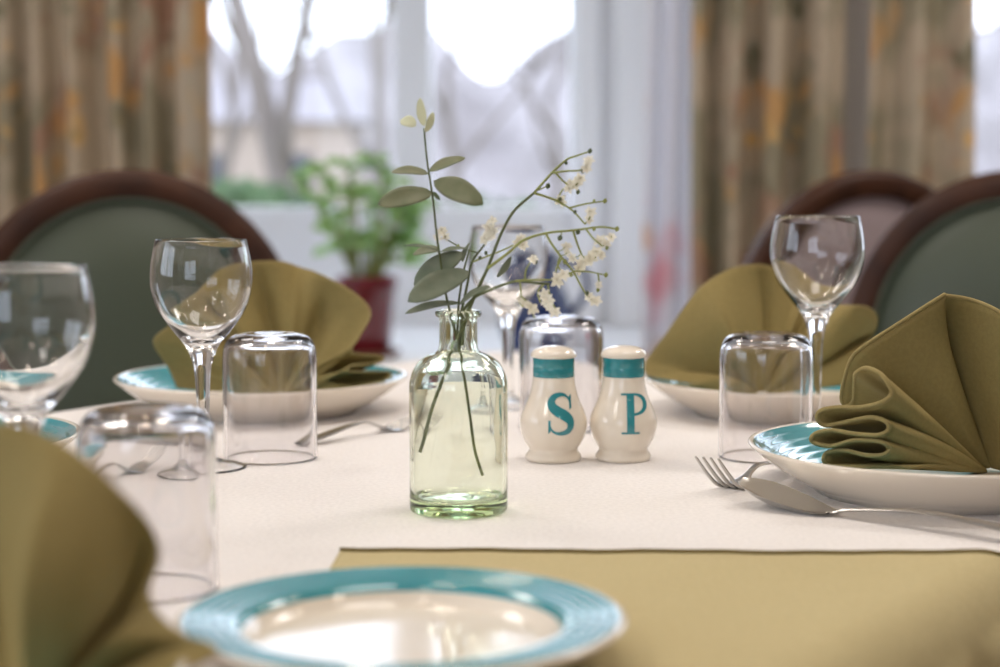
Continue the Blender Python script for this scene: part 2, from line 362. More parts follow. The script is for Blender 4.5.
# ---------------------------------------------------------------- chairs
def ell(a, b, t): return Vector((a * math.cos(t), 0, b * math.sin(t)))
def make_chair(label, group=None):
    t = thing('dining_chair', label, 'chair', (0, 0, 0), 0, group)
    BC, A, B, TH = .735, .24, .25, .018         # back centre height, half width, half height
    tilt = Matrix.Translation((0, .22, .48)) @ Matrix.Rotation(R(-6), 4, 'X') @ Matrix.Translation((0, 0, BC - .48))
    m = MB(); n = 72; prof = [(-.021, -.016), (-.016, -.022), (.012, -.022), (.02, -.014), (.022, .0), (.02, .014), (.012, .02), (-.016, .02), (-.021, .014)]
    vs, fs = [], []; k = len(prof)
    for i in range(n):
        a = 2 * math.pi * i / n
        for pr, py in prof: p = ell(A - .021 + pr, B - .021 + pr, a); p.y = py; vs.append(tilt @ p)
    for i in range(n):
        for j in range(k): fs.append((i * k + j, i * k + (j + 1) % k, ((i + 1) % n) * k + (j + 1) % k, ((i + 1) % n) * k + j))
    m.add(vs, fs)
    for sx in (-1, 1):                         # posts from the oval down to the seat
        m.tube([tilt @ Vector((sx * .15, 0, -.17)), Vector((sx * .165, .215, .50)), Vector((sx * .175, .20, .42))], [.02, .02], 10)
    m.build('back_frame', M_wood, t)
    def pad(sgn, bul, mat, nm):
        m = MB(); a, b = A - .040, B - .040; rows = 14; vs = [tilt @ Vector((0, sgn * (.012 + bul), 0))]; fs = []
        for q in range(1, rows + 1):
            s = q / rows
            for i in range(n): p = ell(a * s, b * s, 2 * math.pi * i / n); p.y = sgn * (.004 + (.008 + bul) * (1 - s ** 3.2)); vs.append(tilt @ p)
        for i in range(n): fs.append((0, 1 + i, 1 + (i + 1) % n))
        for q in range(rows - 1):
            for i in range(n): fs.append((1 + q * n + i, 1 + (q + 1) * n + i, 1 + (q + 1) * n + (i + 1) % n, 1 + q * n + (i + 1) % n))
        m.add(vs, fs); o = m.build(nm, mat, t)
        if sgn < 0:
            pm = MB(); pts = [tilt @ (ell(a, b, 2 * math.pi * i / n) + Vector((0, sgn * .012, 0))) for i in range(n + 1)]; pm.tube(pts, .006, 8); pm.build('piping', M_pipe, o)
    pad(-1, .022, M_green, 'backrest'); pad(1, .010, M_lilac, 'back_panel')
    def rr(s, w0, w1, d):                       # seat outline
        pts = []
        for i in range(48):
            a = 2 * math.pi * i / 48; c, q = math.cos(a), math.sin(a)
            x = math.copysign(abs(c) ** .5, c); y = math.copysign(abs(q) ** .5, q)
            w = w0 + (w1 - w0) * (y + 1) / 2; pts.append(Vector((x * w * s, y * d * s, 0)))
        return pts
    def slab(zs):
        vs, fs = [], []
        for z, s in zs: vs += [p + Vector((0, -.02, z)) for p in rr(s, .25, .21, .225)]
        for r in range(len(zs) - 1):
            for i in range(48): fs.append((r * 48 + i, r * 48 + (i + 1) % 48, (r + 1) * 48 + (i + 1) % 48, (r + 1) * 48 + i))
        fs.append(tuple(range(48))[::-1]); fs.append(tuple((len(zs) - 1) * 48 + i for i in range(48)))
        mm = MB(); mm.add(vs, fs); return mm
    slab([(.38, .97), (.385, .99), (.43, .99), (.435, .97)]).build('seat_rail', M_wood, t)
    slab([(.435, .94), (.45, .985), (.468, .97), (.48, .88), (.486, .6), (.488, .2)]).build('seat', M_green, t)
    for sx in (-1, 1):
        lm = MB(); lm.tube(crom([(sx * .215, -.21, .39), (sx * .22, -.215, .25), (sx * .215, -.215, .0)], 5), [.026, .014], 12); lm.build('leg', M_wood, t)
        lm = MB(); lm.tube(crom([(sx * .175, .19, .40), (sx * .18, .215, .2), (sx * .185, .27, .0)], 5), [.022, .015], 12); lm.build('leg', M_wood, t)
    return t
def chair_pos(px, y, rz):                       # back centre at that pixel column and distance
    b = Vector((X(px, y), y, 0)); off = Matrix.Rotation(rz, 3, 'Z') @ Vector((0, .25, 0)); return b - off
ch = make_chair('green upholstered oval back chair in front of the curtain behind the clear wine glass')
rz = R(14); ch.location = chair_pos(132, 2.5, rz); ch.rotation_euler = (0, 0, rz)
rz = R(-27); dup(ch, chair_pos(1012, 2.52, rz), rz, 'green oval back chair cut by the picture edge behind the tall fanned napkin')
rz = R(200); dup(ch, chair_pos(862, 3.0, rz) , rz, 'smaller dark chair turned away with mauve grey back, under the curtains')

# ---------------------------------------------------------------- table and linen
U = Vector((.555, .832, 0)).normalized(); V = Vector((-U.y, U.x, 0)); P0 = Vector((.139, .835, 0))
UMIN, UMAX, VMIN, VMAX, CR = -.55, 1.15, -.012, .95, .05
def tp(a, b, z=0): return P0 + U * a + V * b + Vector((0, 0, z))
def uv_of(p): q = Vector((p[0], p[1], 0)) - P0; return q.dot(U), q.dot(V)
def rrect(off=0, n=14, gap=.05):
    r = CR + off; u0, u1, v0, v1 = UMIN - off, UMAX + off, VMIN - off, VMAX + off; pts = []
    for (cu, cv, a0) in ((u1 - r, v1 - r, 0), (u0 + r, v1 - r, 90), (u0 + r, v0 + r, 180), (u1 - r, v0 + r, 270)):
        for k in range(n + 1): a = R(a0 + 90 * k / n); pts.append((cu + r * math.cos(a), cv + r * math.sin(a)))
    out = []
    for i in range(len(pts)):
        a, b = Vector(pts[i]), Vector(pts[(i + 1) % len(pts)]); L = (b - a).length; k = max(1, int(L / gap))
        for j in range(k): out.append(a.lerp(b, j / k))
    return out
tb = thing('dining_table', 'dining table under the white cloth', 'table', tp(.3, .46))
m = MB(); L = [tp(p.x, p.y) - tb.location for p in rrect(-.004)]; n = len(L)
m.add([p + Vector((0, 0, z)) for z in (.715, .745) for p in L], [tuple(range(n))[::-1], tuple(range(n, 2 * n))] + [(i, (i + 1) % n, n + (i + 1) % n, n + i) for i in range(n)])
m.build('tabletop', M_wood, tb, smooth=False)
for a in (UMIN + .12, UMAX - .12):
    for b in (VMIN + .12, VMAX - .12):
        m = MB(); p = tp(a, b) - tb.location; m.tube([p + Vector((0, 0, .715)), p + Vector((0, 0, .3)), p], [.038, .026], 16); m.build('leg', M_wood, tb)
base = rrect(0, gap=.012); n = len(base); vs, fs = [], []
cu, cv = (UMIN + UMAX) / 2, (VMIN + VMAX) / 2
nrm = []
for i in range(n):
    t = base[(i + 1) % n] - base[i - 1]; nrm.append(Vector((t.y, -t.x)).normalized())
vs.append(tp(cu, cv, TZ)); rings = []
for s in (.25, .5, .75, .9, .97): rings.append([tp(cu + (p.x - cu) * s, cv + (p.y - cv) * s, TZ) for p in base])
rad = .018
for k in range(0, 7):
    a = R(15 * k); rings.append([tp(*(p + nrm[i] * (rad * math.sin(a) - .004)), TZ - rad * (1 - math.cos(a))) for i, p in enumerate(base)])
DROP = .27
for k in range(1, 13):
    q = k / 12; row = []
    for i, p in enumerate(base):
        s = i * .012; w = q * (.014 + .016 * math.sin(s * 21) + .012 * math.sin(s * 9.3 + 1)); w = max(w, .004 * q)
        row.append(tp(*(p + nrm[i] * (rad - .004 + w)), TZ - rad - DROP * q))
    rings.append(row)
for r in rings: vs += r
for i in range(n): fs.append((0, 1 + i, 1 + (i + 1) % n))
for r in range(len(rings) - 1):
    for i in range(n): fs.append((1 + r * n + i, 1 + (r + 1) * n + i, 1 + (r + 1) * n + (i + 1) % n, 1 + r * n + (i + 1) % n))
me = mesh(vs, fs); o = link('tablecloth', me, M_white); tag(o, 'large white tablecloth under all the glasses and plates', 'tablecloth')
bm = bmesh.new(); bm.from_mesh(me); bmesh.ops.recalc_face_normals(bm, faces=bm.faces); bm.to_mesh(me); bm.free()

# olive cloth laid across the near corner and falling over the table edge
A0 = on(340, 556); A1 = on(988, 560); E = (A1 - A0).normalized(); G = Vector((E.y, -E.x, 0))
RO = .034
AF = uv_of(on(822, 652))[0]
def drape(p, lift):
    a, b = uv_of(p); w = (VMIN + .008) - b
    z = TZ + lift + .001 + .0015 * max(0, min(1, 1 + w / .05))
    if w <= 0: return Vector((p.x, p.y, z))
    ang = w / RO; edge = tp(a, VMIN + .008)
    fold = .010 * math.sin(a * 34 + 1.0) * min(1, w / .12) + .006 * math.sin(a * 71) * min(1, w / .1) + .026 * math.exp(-((a - AF + .15 * w) / .014) ** 2) * min(1, w / .06)
    if ang < math.pi / 2 * .93: return edge - V * (RO * math.sin(ang)) + Vector((0, 0, z - RO * (1 - math.cos(ang))))
    r = w - RO * math.pi / 2 * .93; a9 = math.pi / 2 * .93
    return edge - V * (RO * math.sin(a9) + r * math.cos(a9) + fold + .004 + .10 * r) + Vector((0, 0, z - RO * (1 - math.cos(a9)) - r * math.sin(a9)))
m = MB(); LS, LT = .64, .62
def ofn(u, v):
    s, t = u * LS, v * LT
    p = A0 + E * s + G * t + G * (.0012 * math.sin(s * 55) + .0008 * math.sin(s * 131))
    q = drape(p, .0022 + .0006 * math.sin(s * 40) * math.sin(t * 30))
    return q
m.grid(ofn, 150, 120)
o = m.build('overlay_cloth', M_olive); tag(o, 'flat olive green cloth under the empty plate, hanging over the table edge', 'table cloth')
sd = o.modifiers.new('s', 'SOLIDIFY'); sd.thickness = .0012; sd.offset = 1
h = MB(); pts = [ofn(i / 150, 0) + Vector((0, 0, .0008)) for i in range(151)]; h.tube(pts, .0013, 8); h.build('hem', M_hem, o)

# ---------------------------------------------------------------- crockery
def plate_mesh(Rr, H, well=.70, foot=.66, zi=.0135):
    p, k = [], []
    f = Rr * foot
    p += [(0, .004), (f - .006, .004), (f - .004, 0), (f, 0), (f + .004, .004)]; k += [0] * 5
    for q in (.15, .35, .55, .75, .9): p.append((f + .004 + (Rr - f - .004) * q, .004 + (H - .006) * (q ** 1.25))); k.append(0)
    p += [(Rr - .0008, H - .0022), (Rr, H - .001), (Rr - .0006, H), (Rr - .0022, H + .0003)]; k += [0, 0, 0, 0]
    rw = Rr * well; nn = 26                     # ribbed teal rim
    for i in range(1, nn + 1):
        q = i / nn; r = Rr - .0022 - (Rr - .0022 - rw) * q
        p.append((r, H + .0003 - (H - zi) * (q ** .9) + .00035 * math.sin(q * 2 * math.pi * 5))); k.append(1)
    k[-nn] = 1
    for q in (.25, .5, .75, 1): p.append((rw - Rr * .10 * q, zi + .0003 - (zi - .0077) * math.sin(q * math.pi / 2))); k.append(0)
    p += [(Rr * .3, .0078), (0, .0078)]; k += [0]
    return lathe(p, 96, k)
PL = plate_mesh(.14, .034); PS = plate_mesh(.103, .021, .735, zi=.0185)
for mm in (PL, PS):
    mm.materials.append(M_cream); mm.materials.append(M_teal)
def plate(name, me, x, y, z, label, group):
    o = link(name, me, None, None, (x, y, z)); return tag(o, label, 'plate', group)
GP = 'teal rimmed dinner plates'
pA = Vector((.318, 1.272, TZ)); pB = Vector((.276, 1.70, TZ)); pC = Vector((-.228, 1.715, TZ)); pD = Vector((-.452, 1.315, TZ)); pF = Vector((-.262, .68, TZ))
plate('dinner_plate', PL, *pA, 'teal rimmed dinner plate with cutlery at its edge, under the sharp fanned napkin', GP)
plate('dinner_plate', PL, *pB, 'dinner plate behind the upturned tumbler and pepper pot, holding a blurred napkin', GP)
plate('dinner_plate', PL, *pC, 'teal rimmed dinner plate behind the wine glass in front of the green chair', GP)
plate('dinner_plate', PL, *pD, 'dinner plate mostly out of frame beside the big near wine glass', GP)
plate('dinner_plate', PL, *pF, 'dinner plate at the bottom corner hidden under the large blurred napkin', GP)
pE = on(402, 622, TZ + .021)
plate('side_plate', PS, pE.x, pE.y, TZ + .0035, 'empty cream plate with glossy teal rim in the foreground', None)

# wine glasses: bowl, stem and foot meet edge to edge
WG = dict(foot_b=[(0, .0085), (.004, .0080), (.008, .0064), (.012, .0050), (.018, .0036), (.024, .0022), (.0290, .0009), (.0306, .0002), (.0314, 0)], foot_t=[(.0325, .0003), (.0327, .0009), (.0323, .0016), (.0310, .0022), (.026, .0036), (.016, .0058), (.009, .0090), (.0060, .014)],
          stem=[(.0060, .014), (.0052, .022), (.0048, .035), (.0050, .052), (.0056, .064), (.0062, .074)],
          bowl=[(.0062, .074), (.0074, .0810), (.0122, .0935), (.0200, .1035), (.0262, .1115), (.0318, .1195), (.0358, .1285), (.0383, .1390), (.0388, .1470), (.0378, .1590), (.0345, .1750)],
          lip=[(.0342, .1757), (.0338, .1757), (.0335, .1750)],
          inner=[(.0368, .1590), (.0378, .1470), (.0373, .1390), (.0347, .1295), (.0307, .1210), (.0252, .1135), (.0185, .1065), (.0110, .1005), (.0050, .0975), (0, .0968)])
def c2(pr, n=3): return [(p.x, max(p.y, 0)) for p in crom([Vector((r, z, 0)) for r, z in pr], n)]
def make_wine(label, loc, group, ext=0):
    e = lambda pr: [(r, z + (ext if z > .05 else 0)) for r, z in pr]
    t = thing('wine_glass', label, 'wine glass', loc, 0, group)
    link('foot', lathe(WG['foot_b'] + c2(WG['foot_t']), 72), M_glass, t)
    link('stem', lathe(e(c2(WG['stem'])), 72), M_glass, t)
    b = c2(WG['bowl']) + WG['lip'] + c2([WG['lip'][-1]] + WG['inner'])[1:]; b[-1] = (0, .0968)
    link('bowl', lathe(e(b), 72), M_glass, t); return t
GW = 'stemmed wine glasses'
w0 = make_wine('empty wine glass standing between the green chair and the upturned tumbler', (X(203, 1.37), 1.37, TZ + .0005), GW)
dup(w0, (X(24, .975), .975, TZ + .0005), 0, 'largest blurred wine glass cut by the picture edge, above the near napkin', GW)
make_wine('empty wine glass behind the tumbler, in front of the mauve backed chair', (X(815, 1.50), 1.50, TZ + .0005), GW, .015)
dup(w0, (X(508, 1.74), 1.74, TZ + .0005), 0, 'wine glass half hidden behind the flower bottle', GW)
# upturned tumblers
tw = [(.0363, 0), (.0369, .0003), (.0372, .0009)] + [(.0372, z) for z in (.0014, .002, .01, .03, .05, .07, .078)] + [(.0369, .0832), (.0358, .0880), (.0338, .0920), (.0308, .0950), (.0270, .0968), (.0210, .0978), (.0130, .0978), (.0090, .0972), (.004, .0966), (0, .0965)]
ti = [(0, .0928), (.012, .0930), (.020, .0930), (.0258, .0922), (.0297, .0903), (.0325, .0874), (.0336, .0838), (.0342, .0790), (.0344, .072), (.0345, .04), (.0345, .01), (.0345, .002), (.0345, .0014), (.0346, .0009), (.0352, .0001), (.0363, 0)]
tum_me = lathe([(r, z * 1.02) for r, z in tw + ti], 80)
bm = bmesh.new(); bm.from_mesh(tum_me); bmesh.ops.remove_doubles(bm, verts=bm.verts, dist=1e-6); bmesh.ops.recalc_face_normals(bm, faces=bm.faces); bm.to_mesh(tum_me); bm.free()
tum_me.materials.append(M_tumbler)
for px, y, lab in ((270, 1.42, 'upturned clear tumbler beside the wine glass, before a napkin and dinner plate'), (146, .965, 'large blurred upturned tumbler next to the near olive napkin'),
                   (766, 1.425, 'upturned clear tumbler behind the fork and teal plate'), (561, 1.59, 'upturned tumbler standing behind the salt shaker')):
    o = link('tumbler', tum_me, None, None, (X(px, y), y, TZ + .0005)); tag(o, lab, 'tumbler', 'upturned water tumblers')

# ---------------------------------------------------------------- flower bottle
BX, BYY = X(458.5, 1.193), 1.193
bo = c2([(.0300, 0), (.0322, .0012), (.0329, .004), (.0329, .02), (.0329, .06), (.0329, .082), (.0322, .089), (.0300, .0955), (.0262, .1012), (.0205, .1050), (.0150, .1072), (.0131, .1100), (.0126, .1180), (.0126, .1290)], 3)
bl = [(.0130, .1302), (.0149, .1310), (.0154, .1325), (.0152, .1345), (.0140, .1352), (.0098, .1352), (.0092, .1345)]
bi = c2([(.0090, .1330), (.0089, .1200), (.0093, .1130), (.0115, .1065), (.0180, .1025), (.0238, .0985), (.0275, .0935), (.0296, .0870), (.0301, .0800), (.0302, .05), (.0302, .016), (.0290, .0105), (.0250, .0085), (.0150, .0095), (.006, .0108), (0, .0110)], 3)
bi[-1] = (0, .0110)
bot = lathe([(0, .0030), (.012, .0026), (.024, .0010), (.0285, 0)] + bo + bl + bi, 96)
o = link('glass_bottle', bot, M_bottle, None, (BX, BYY, TZ + .0005)); tag(o, 'small pale green glass bottle holding the flower sprigs', 'bottle')

D0 = 1.193
def P(px, py, dy=0): return at(px, py, D0 + dy)
def leaf_mb(m, base, tip, w, nrm, cup=.15, bend=.08, n=12, k=0, rnd_pow=.62):
    base, tip = Vector(base), Vector(tip); ax = tip - base; L = ax.length; ax.normalize(); nrm = Vector(nrm); nrm = (nrm - ax * nrm.dot(ax)).normalized(); sd = ax.cross(nrm)
    def fn(u, v):
        ww = w * .5 * (math.sin(math.pi * (u * .97 + .015)) ** rnd_pow if 0 < u < 1 else .05); q = (v - .5) * 2
        return base + ax * (L * u) + sd * (q * ww) + nrm * (cup * abs(q) ** 1.5 * ww + bend * L * math.sin(math.pi * u) + .02 * w * math.sin(9 * u + q * 2))
    m.grid(fn, n, 6, k)
def leaf(parent, base, tip, w, nrm, mat, cup=.15, bend=.06):
    m = MB(); leaf_mb(m, base, tip, w, nrm, cup, bend); o = m.build('leaf', mat, parent); s = o.modifiers.new('s', 'SOLIDIFY'); s.thickness = .0003; return o
PXM = D0 / F
eu = thing('eucalyptus_sprig', 'upright eucalyptus sprig with round grey green leaves in the bottle', 'sprig')
m = MB(); m.tube(crom([P(424, 128, .0), P(427, 160, .002), P(433, 200, .002), P(438, 245, 0), P(446, 295, -.001), P(452, 318, -.002), P(458, 346, -.001), P(464, 375, .004), P(470, 415, .010), P(475, 450, .013), P(483, 475, .017)], 6), [.0006, .0011], 8); m.build('stem', M_stem, eu)
toC = Vector((0, -1, 0))
def LF(b, t, w, nrm, mat=M_euc, db=0, dt=0, par=eu, **k): return leaf(par, P(*b, db), P(*t, dt), w * PXM, nrm, mat, **k)
LF((424, 126), (420, 98), 10, (-.3, -1, .1), M_tip, 0, -.004)
LF((416, 126), (401, 120), 14, (-.1, -.8, .6), M_tip, 0, .006, bend=.1)
LF((425, 132), (433, 112), 9, (.7, -.8, .1), M_tip, 0, .002)
LF((429, 172), (465, 158), 15, (-.15, -.65, .75), M_euc, 0, .010)
LF((428, 174), (391, 172), 15, (.1, -.6, .8), M_euc, 0, .008)
LF((432, 193), (378, 205), 23, (-.05, -.85, .5), M_euc, 0, -.012)
LF((434, 181), (483, 204), 26, (.15, -.9, .4), M_euc, .001, -.012)
LF((441, 252), (404, 246), 9, (0, -.35, .95), M_eucdark, 0, -.01)
LF((441, 252), (468, 249), 9, (0, -.35, .95), M_eucdark, 0, .01)
LF((440, 250), (413, 254), 13, (.3, -.7, .5), M_euc, .002, .016)
m = MB(); leaf_mb(m, P(433, 192), P(440, 200, -.003), .003, toC); m.build('bud', M_bud, eu)
eu2 = thing('eucalyptus_sprig', 'short low eucalyptus sprig with overlapping broad leaves at the bottle mouth', 'sprig')
m = MB(); m.tube(crom([P(470, 249, .004), P(464, 270, .003), P(459, 300, .002), P(458, 320, .003), P(456, 346, .004), P(455, 352, .004)], 6), [.0006, .0010], 8); m.build('stem', M_stem, eu2)
LF((463, 253), (414, 285), 25, (.25, -.75, .55), M_eucdark, .004, .008, eu2)
LF((469, 272), (408, 302), 29, (-.25, -.85, .45), M_eucdark, .001, -.016, eu2)
LF((459, 303), (405, 314), 13, (0, -.5, .9), M_eucdark, .002, -.012, eu2)
LF((458, 306), (490, 287), 16, (.3, -.55, .75), M_eucdark, .002, -.012, eu2)
LF((463, 262), (470, 243), 12, (-.8, -.5, .2), M_eucdark, .004, .012, eu2)
for o in (eu, eu2): pass

def flower(parent, c, r, seed):
    rnd = random.Random(seed); m = MB(); ax = Vector((rnd.uniform(-.6, .6), -1, rnd.uniform(-.3, .8))).normalized(); t = ax.orthogonal().normalized(); b = ax.cross(t)
    for ring, (nn, rr, tl) in enumerate(((6, 1, .25), (4, .6, .9))):
        for k in range(nn):
            a = 2 * math.pi * (k + rnd.uniform(-.2, .2)) / nn + ring * .5; d = (t * math.cos(a) + b * math.sin(a) + ax * (tl + rnd.uniform(-.2, .2))).normalized()
            leaf_mb(m, c, c + d * r * rr * rnd.uniform(.8, 1.1), r * .56, ax, .3, .12, 4)
    return m.build('flower', M_petal, parent)
def bud(parent, c, r, mat):
    m = MB(); d = Vector((.3, 0, 1)).normalized(); m.tube([c - d * r, c - d * r * .4, c + d * r * .4, c + d * r * 1.1], [r * .3, r * .8, r * .85, r * .2], 8)
    m.v = m.v; return m.build('bud', mat, parent)
def spray(label, stems, flowers, buds, dz):
    t = thing('gypsophila_sprig', label, 'sprig'); m = MB(); rnd = random.Random(len(stems) * 7 + int(dz * 1000))
    line = []
    for pts, r0, r1, k in stems:
        q = crom([P(a, b, d) for a, b, d in pts], 6); line += q[6:] if len(q) > 30 else q; m.tube(q, [r0, r1], 8, k)
    for e in list(flowers) + list(buds):           # a hair-thin stalk from each flower and bud to its branch
        c = P(e[0], e[1], e[2]); near = min(line, key=lambda p: (p - c).length)
        if (near - c).length > .0008: m.tube([near, near.lerp(c, .5) + Vector((.0004, 0, -.0006)), c], [.0004, .0003], 6, 1)
    m.build('stem', [M_stem, M_stemlight], t)
    for i, (a, b, d, r) in enumerate(flowers): flower(t, P(a, b, d), r * 1.15 * PXM, i * 13 + int(a))
    for a, b, d, r, dk in buds: bud(t, P(a, b, d), r * .8 * PXM, M_bud if dk else M_stemlight)
    return t
s1 = spray('tall cream flowered sprig arching out and up from the bottle', [
    ([(419, 452, .006), (424, 437, .007), (431, 410, .008), (444, 375, .004), (453, 350, .001), (461, 330, -.004), (468, 310, -.004), (480, 285, -.002), (490, 262, 0), (501, 234, .002), (514, 211, .004), (534, 193, .004)], .0013, .0009, 0),
    ([(534, 193, .004), (551, 174, .002), (566, 160, 0), (576, 156, -.002), (588, 152, -.004)], .0009, .0005, 1),
    ([(552, 173, .002), (566, 171, -.004), (581, 170, -.006), (588, 163, -.007)], .0007, .0005, 1), ([(556, 173, .002), (564, 182, .005), (576, 188, .008)], .0007, .0005, 1),
    ([(534, 193, .004), (547, 197, .006), (559, 202, .008), (573, 211, .008), (585, 224, .006)], .0009, .0005, 1),
    ([(569, 208, .008), (585, 204, .004), (605, 201, 0)], .0007, .0004, 1), ([(558, 201, .008), (561, 192, .010), (566, 186, .012)], .0006, .0004, 1), ([(585, 224, .006), (590, 217, .004), (592, 210, .003)], .0006, .0004, 1), ([(538, 190, .004), (548, 186, .0)], .0006, .0004, 1)],
    [(589, 161, -.006, 6), (586, 168, -.007, 6.5), (576, 184, .008, 7), (580, 178, .004, 6.5), (569, 189, .009, 6), (561, 200, .010, 6.5), (591, 213, .003, 6.5), (588, 220, .005, 5.5), (571, 183, .006, 5)],
    [(548, 186, 0, 3.6, 1), (566, 163, -.001, 2.4, 1), (590, 151, -.004, 3.2, 1), (605, 201, 0, 3, 0), (583, 171, -.006, 3, 1), (578, 192, .008, 3, 1), (575, 212, .008, 2.6, 1), (560, 199, .008, 2.6, 1), (594, 201, .001, 2.2, 0)], .01)
LF((497, 277), (511, 256), 8, (.6, -.8, .1), M_eucdark, -.001, -.006, s1)
s2 = spray('wide cream flowered sprig spreading sideways over the salt and pepper pots', [
    ([(488, 268, -.006), (507, 254, -.010), (524, 240, -.012), (547, 233, -.012), (576, 230, -.012), (600, 227, -.010), (617, 229, -.008)], .0010, .0006, 1),
    ([(462, 345, -.003), (464, 325, -.003), (470, 308, -.002), (480, 284, -.004), (488, 268, -.006)], .0011, .0010, 0),
    ([(546, 234, -.012), (553, 246, -.016), (562, 258, -.018), (573, 271, -.018), (580, 284, -.016), (588, 297, -.014)], .0008, .0006, 1),
    ([(560, 256, -.017), (558, 266, -.012), (565, 273, -.008), (574, 272, -.008)], .0006, .0005, 1), ([(573, 271, -.018), (590, 272, -.014), (605, 275, -.010)], .0006, .0004, 1),
    ([(573, 230, -.012), (577, 243, -.006), (582, 256, -.004)], .0008, .0006, 1), ([(586, 229, -.011), (593, 238, -.016), (602, 246, -.018)], .0007, .0005, 1), ([(582, 256, -.004), (592, 260, -.004), (598, 254, -.005)], .0006, .0004, 1),
    ([(598, 274, -.012), (599, 282, -.012), (598, 288, -.012)], .0006, .0004, 1), ([(602, 246, -.018), (610, 241, -.016), (612, 235, -.015)], .0006, .0004, 1), ([(562, 258, -.018), (556, 270, -.020), (556, 282, -.022)], .0006, .0004, 1)],
    [(611, 238, -.015, 6.5), (606, 243, -.017, 6), (600, 240, -.016, 6.5), (584, 262, -.004, 8), (578, 268, -.010, 7), (590, 258, -.004, 7.5), (596, 251, -.006, 7), (601, 256, -.008, 5.5), (595, 302, -.014, 7.5), (590, 297, -.014, 6), (556, 281, -.022, 8), (563, 276, -.020, 7), (566, 246, -.014, 5.5), (568, 252, -.014, 4.5), (599, 285, -.012, 4.5), (573, 258, -.008, 5.5)],
    [(560, 238, -.013, 3.6, 1), (617, 229, -.008, 3.2, 0), (606, 275, -.010, 3, 0), (578, 232, -.012, 3.4, 1), (598, 290, -.012, 2.6, 0), (587, 293, -.015, 2.8, 1), (565, 262, -.018, 3.0, 0), (571, 275, -.018, 2.6, 0), (594, 229, -.011, 2.6, 0), (607, 248, -.018, 2.6, 0)], .02)
s3 = spray('low cream flowered sprig leaning over the bottle rim', [
    ([(459, 350, .003), (461, 330, .003), (463, 312, .001), (474, 298, -.008), (490, 290, -.016), (505, 284, -.024), (518, 281, -.028), (535, 283, -.030), (550, 284, -.030)], .0011, .0008, 0),
    ([(516, 281, -.028), (530, 280, -.030), (552, 280, -.032)], .0008, .0006, 1), ([(544, 284, -.030), (538, 292, -.030), (540, 302, -.030)], .0007, .0005, 1), ([(548, 285, -.030), (550, 296, -.032), (556, 310, -.034)], .0006, .0004, 1),
    ([(525, 281, -.029), (526, 270, -.026), (532, 260, -.024)], .0006, .0004, 1), ([(520, 282, -.028), (521, 294, -.026), (520, 304, -.026)], .0006, .0004, 1), ([(521, 296, -.026), (527, 302, -.028), (531, 310, -.028), (535, 319, -.028)], .0005, .0004, 1),
    ([(460, 318, .001), (467, 286, .006), (472, 262, .008), (482, 248, .010), (489, 238, .010)], .0009, .0006, 0), ([(472, 262, .008), (488, 256, .008), (503, 250, .008), (516, 244, .008)], .0006, .0005, 1), ([(478, 253, .010), (462, 248, .012), (444, 238, .012)], .0006, .0004, 0)],
    [(531, 309, -.028, 8), (525, 303, -.027, 5), (548, 300, -.032, 7), (544, 294, -.030, 6), (556, 313, -.034, 6.5), (550, 306, -.033, 6), (533, 260, -.024, 6.5), (520, 300, -.026, 5), (490, 236, .010, 7), (486, 239, .010, 7.5), (490, 229, .011, 7.5), (493, 222, .011, 6), (495, 232, .010, 5.5), (442, 232, .012, 7), (438, 238, .012, 5), (446, 236, .012, 5), (523, 246, .008, 6), (517, 242, .008, 6.5), (522, 238, .008, 5)],
    [(486, 253, .010, 2.6, 1), (544, 303, -.030, 3, 1), (523, 305, -.026, 2.6, 0), (536, 262, -.024, 2.6, 1), (480, 258, .008, 2.6, 1), (458, 246, .012, 2.4, 0)], .03)

# ---------------------------------------------------------------- salt and pepper
body_p = [(0, .002), (.016, .002), (.019, 0), (.0213, .0006), (.0221, .0026), (.0215, .0050), (.0197, .0076), (.0194, .0098), (.0212, .0128), (.0240, .0180), (.0260, .0245), (.0266, .0305), (.0258, .0355), (.0233, .0420), (.0206, .0480), (.0187, .0535), (.0174, .0590), (.0166, .0635), (.0163, .0668)]
bp = c2(body_p[3:], 3)
def rad_at(z):
    for (r0, z0), (r1, z1) in zip(bp, bp[1:]):
        if z0 <= z <= z1: return r0 + (r1 - r0) * (z - z0) / (z1 - z0 + 1e-9)
    return bp[-1][0]
band_p = [(.0163, .0668), (.0165, .0676), (.0164, .0738), (.0163, .0743), (.01645, .0748), (.0164, .0808), (.0163, .0818)]
cap_p = [(.0163, .0818), (.0176, .0824), (.0182, .0836), (.0178, .0852), (.0158, .0876), (.0122, .0896), (.0070, .0909), (0, .0914)]
def LW(m, fn, nu, nv, cx, z0, H):
    def q(u, v):
        lx, lz = fn(u, v); z = z0 + lz * H; r = rad_at(z) + .00035; a = -math.pi / 2 + (cx + lx * H) / r; return (r * math.cos(a), r * math.sin(a), z)
    m.grid(q, nu, nv)
def rectf(a, b, c, d): return lambda u, v: (a + (b - a) * u, c + (d - c) * v)
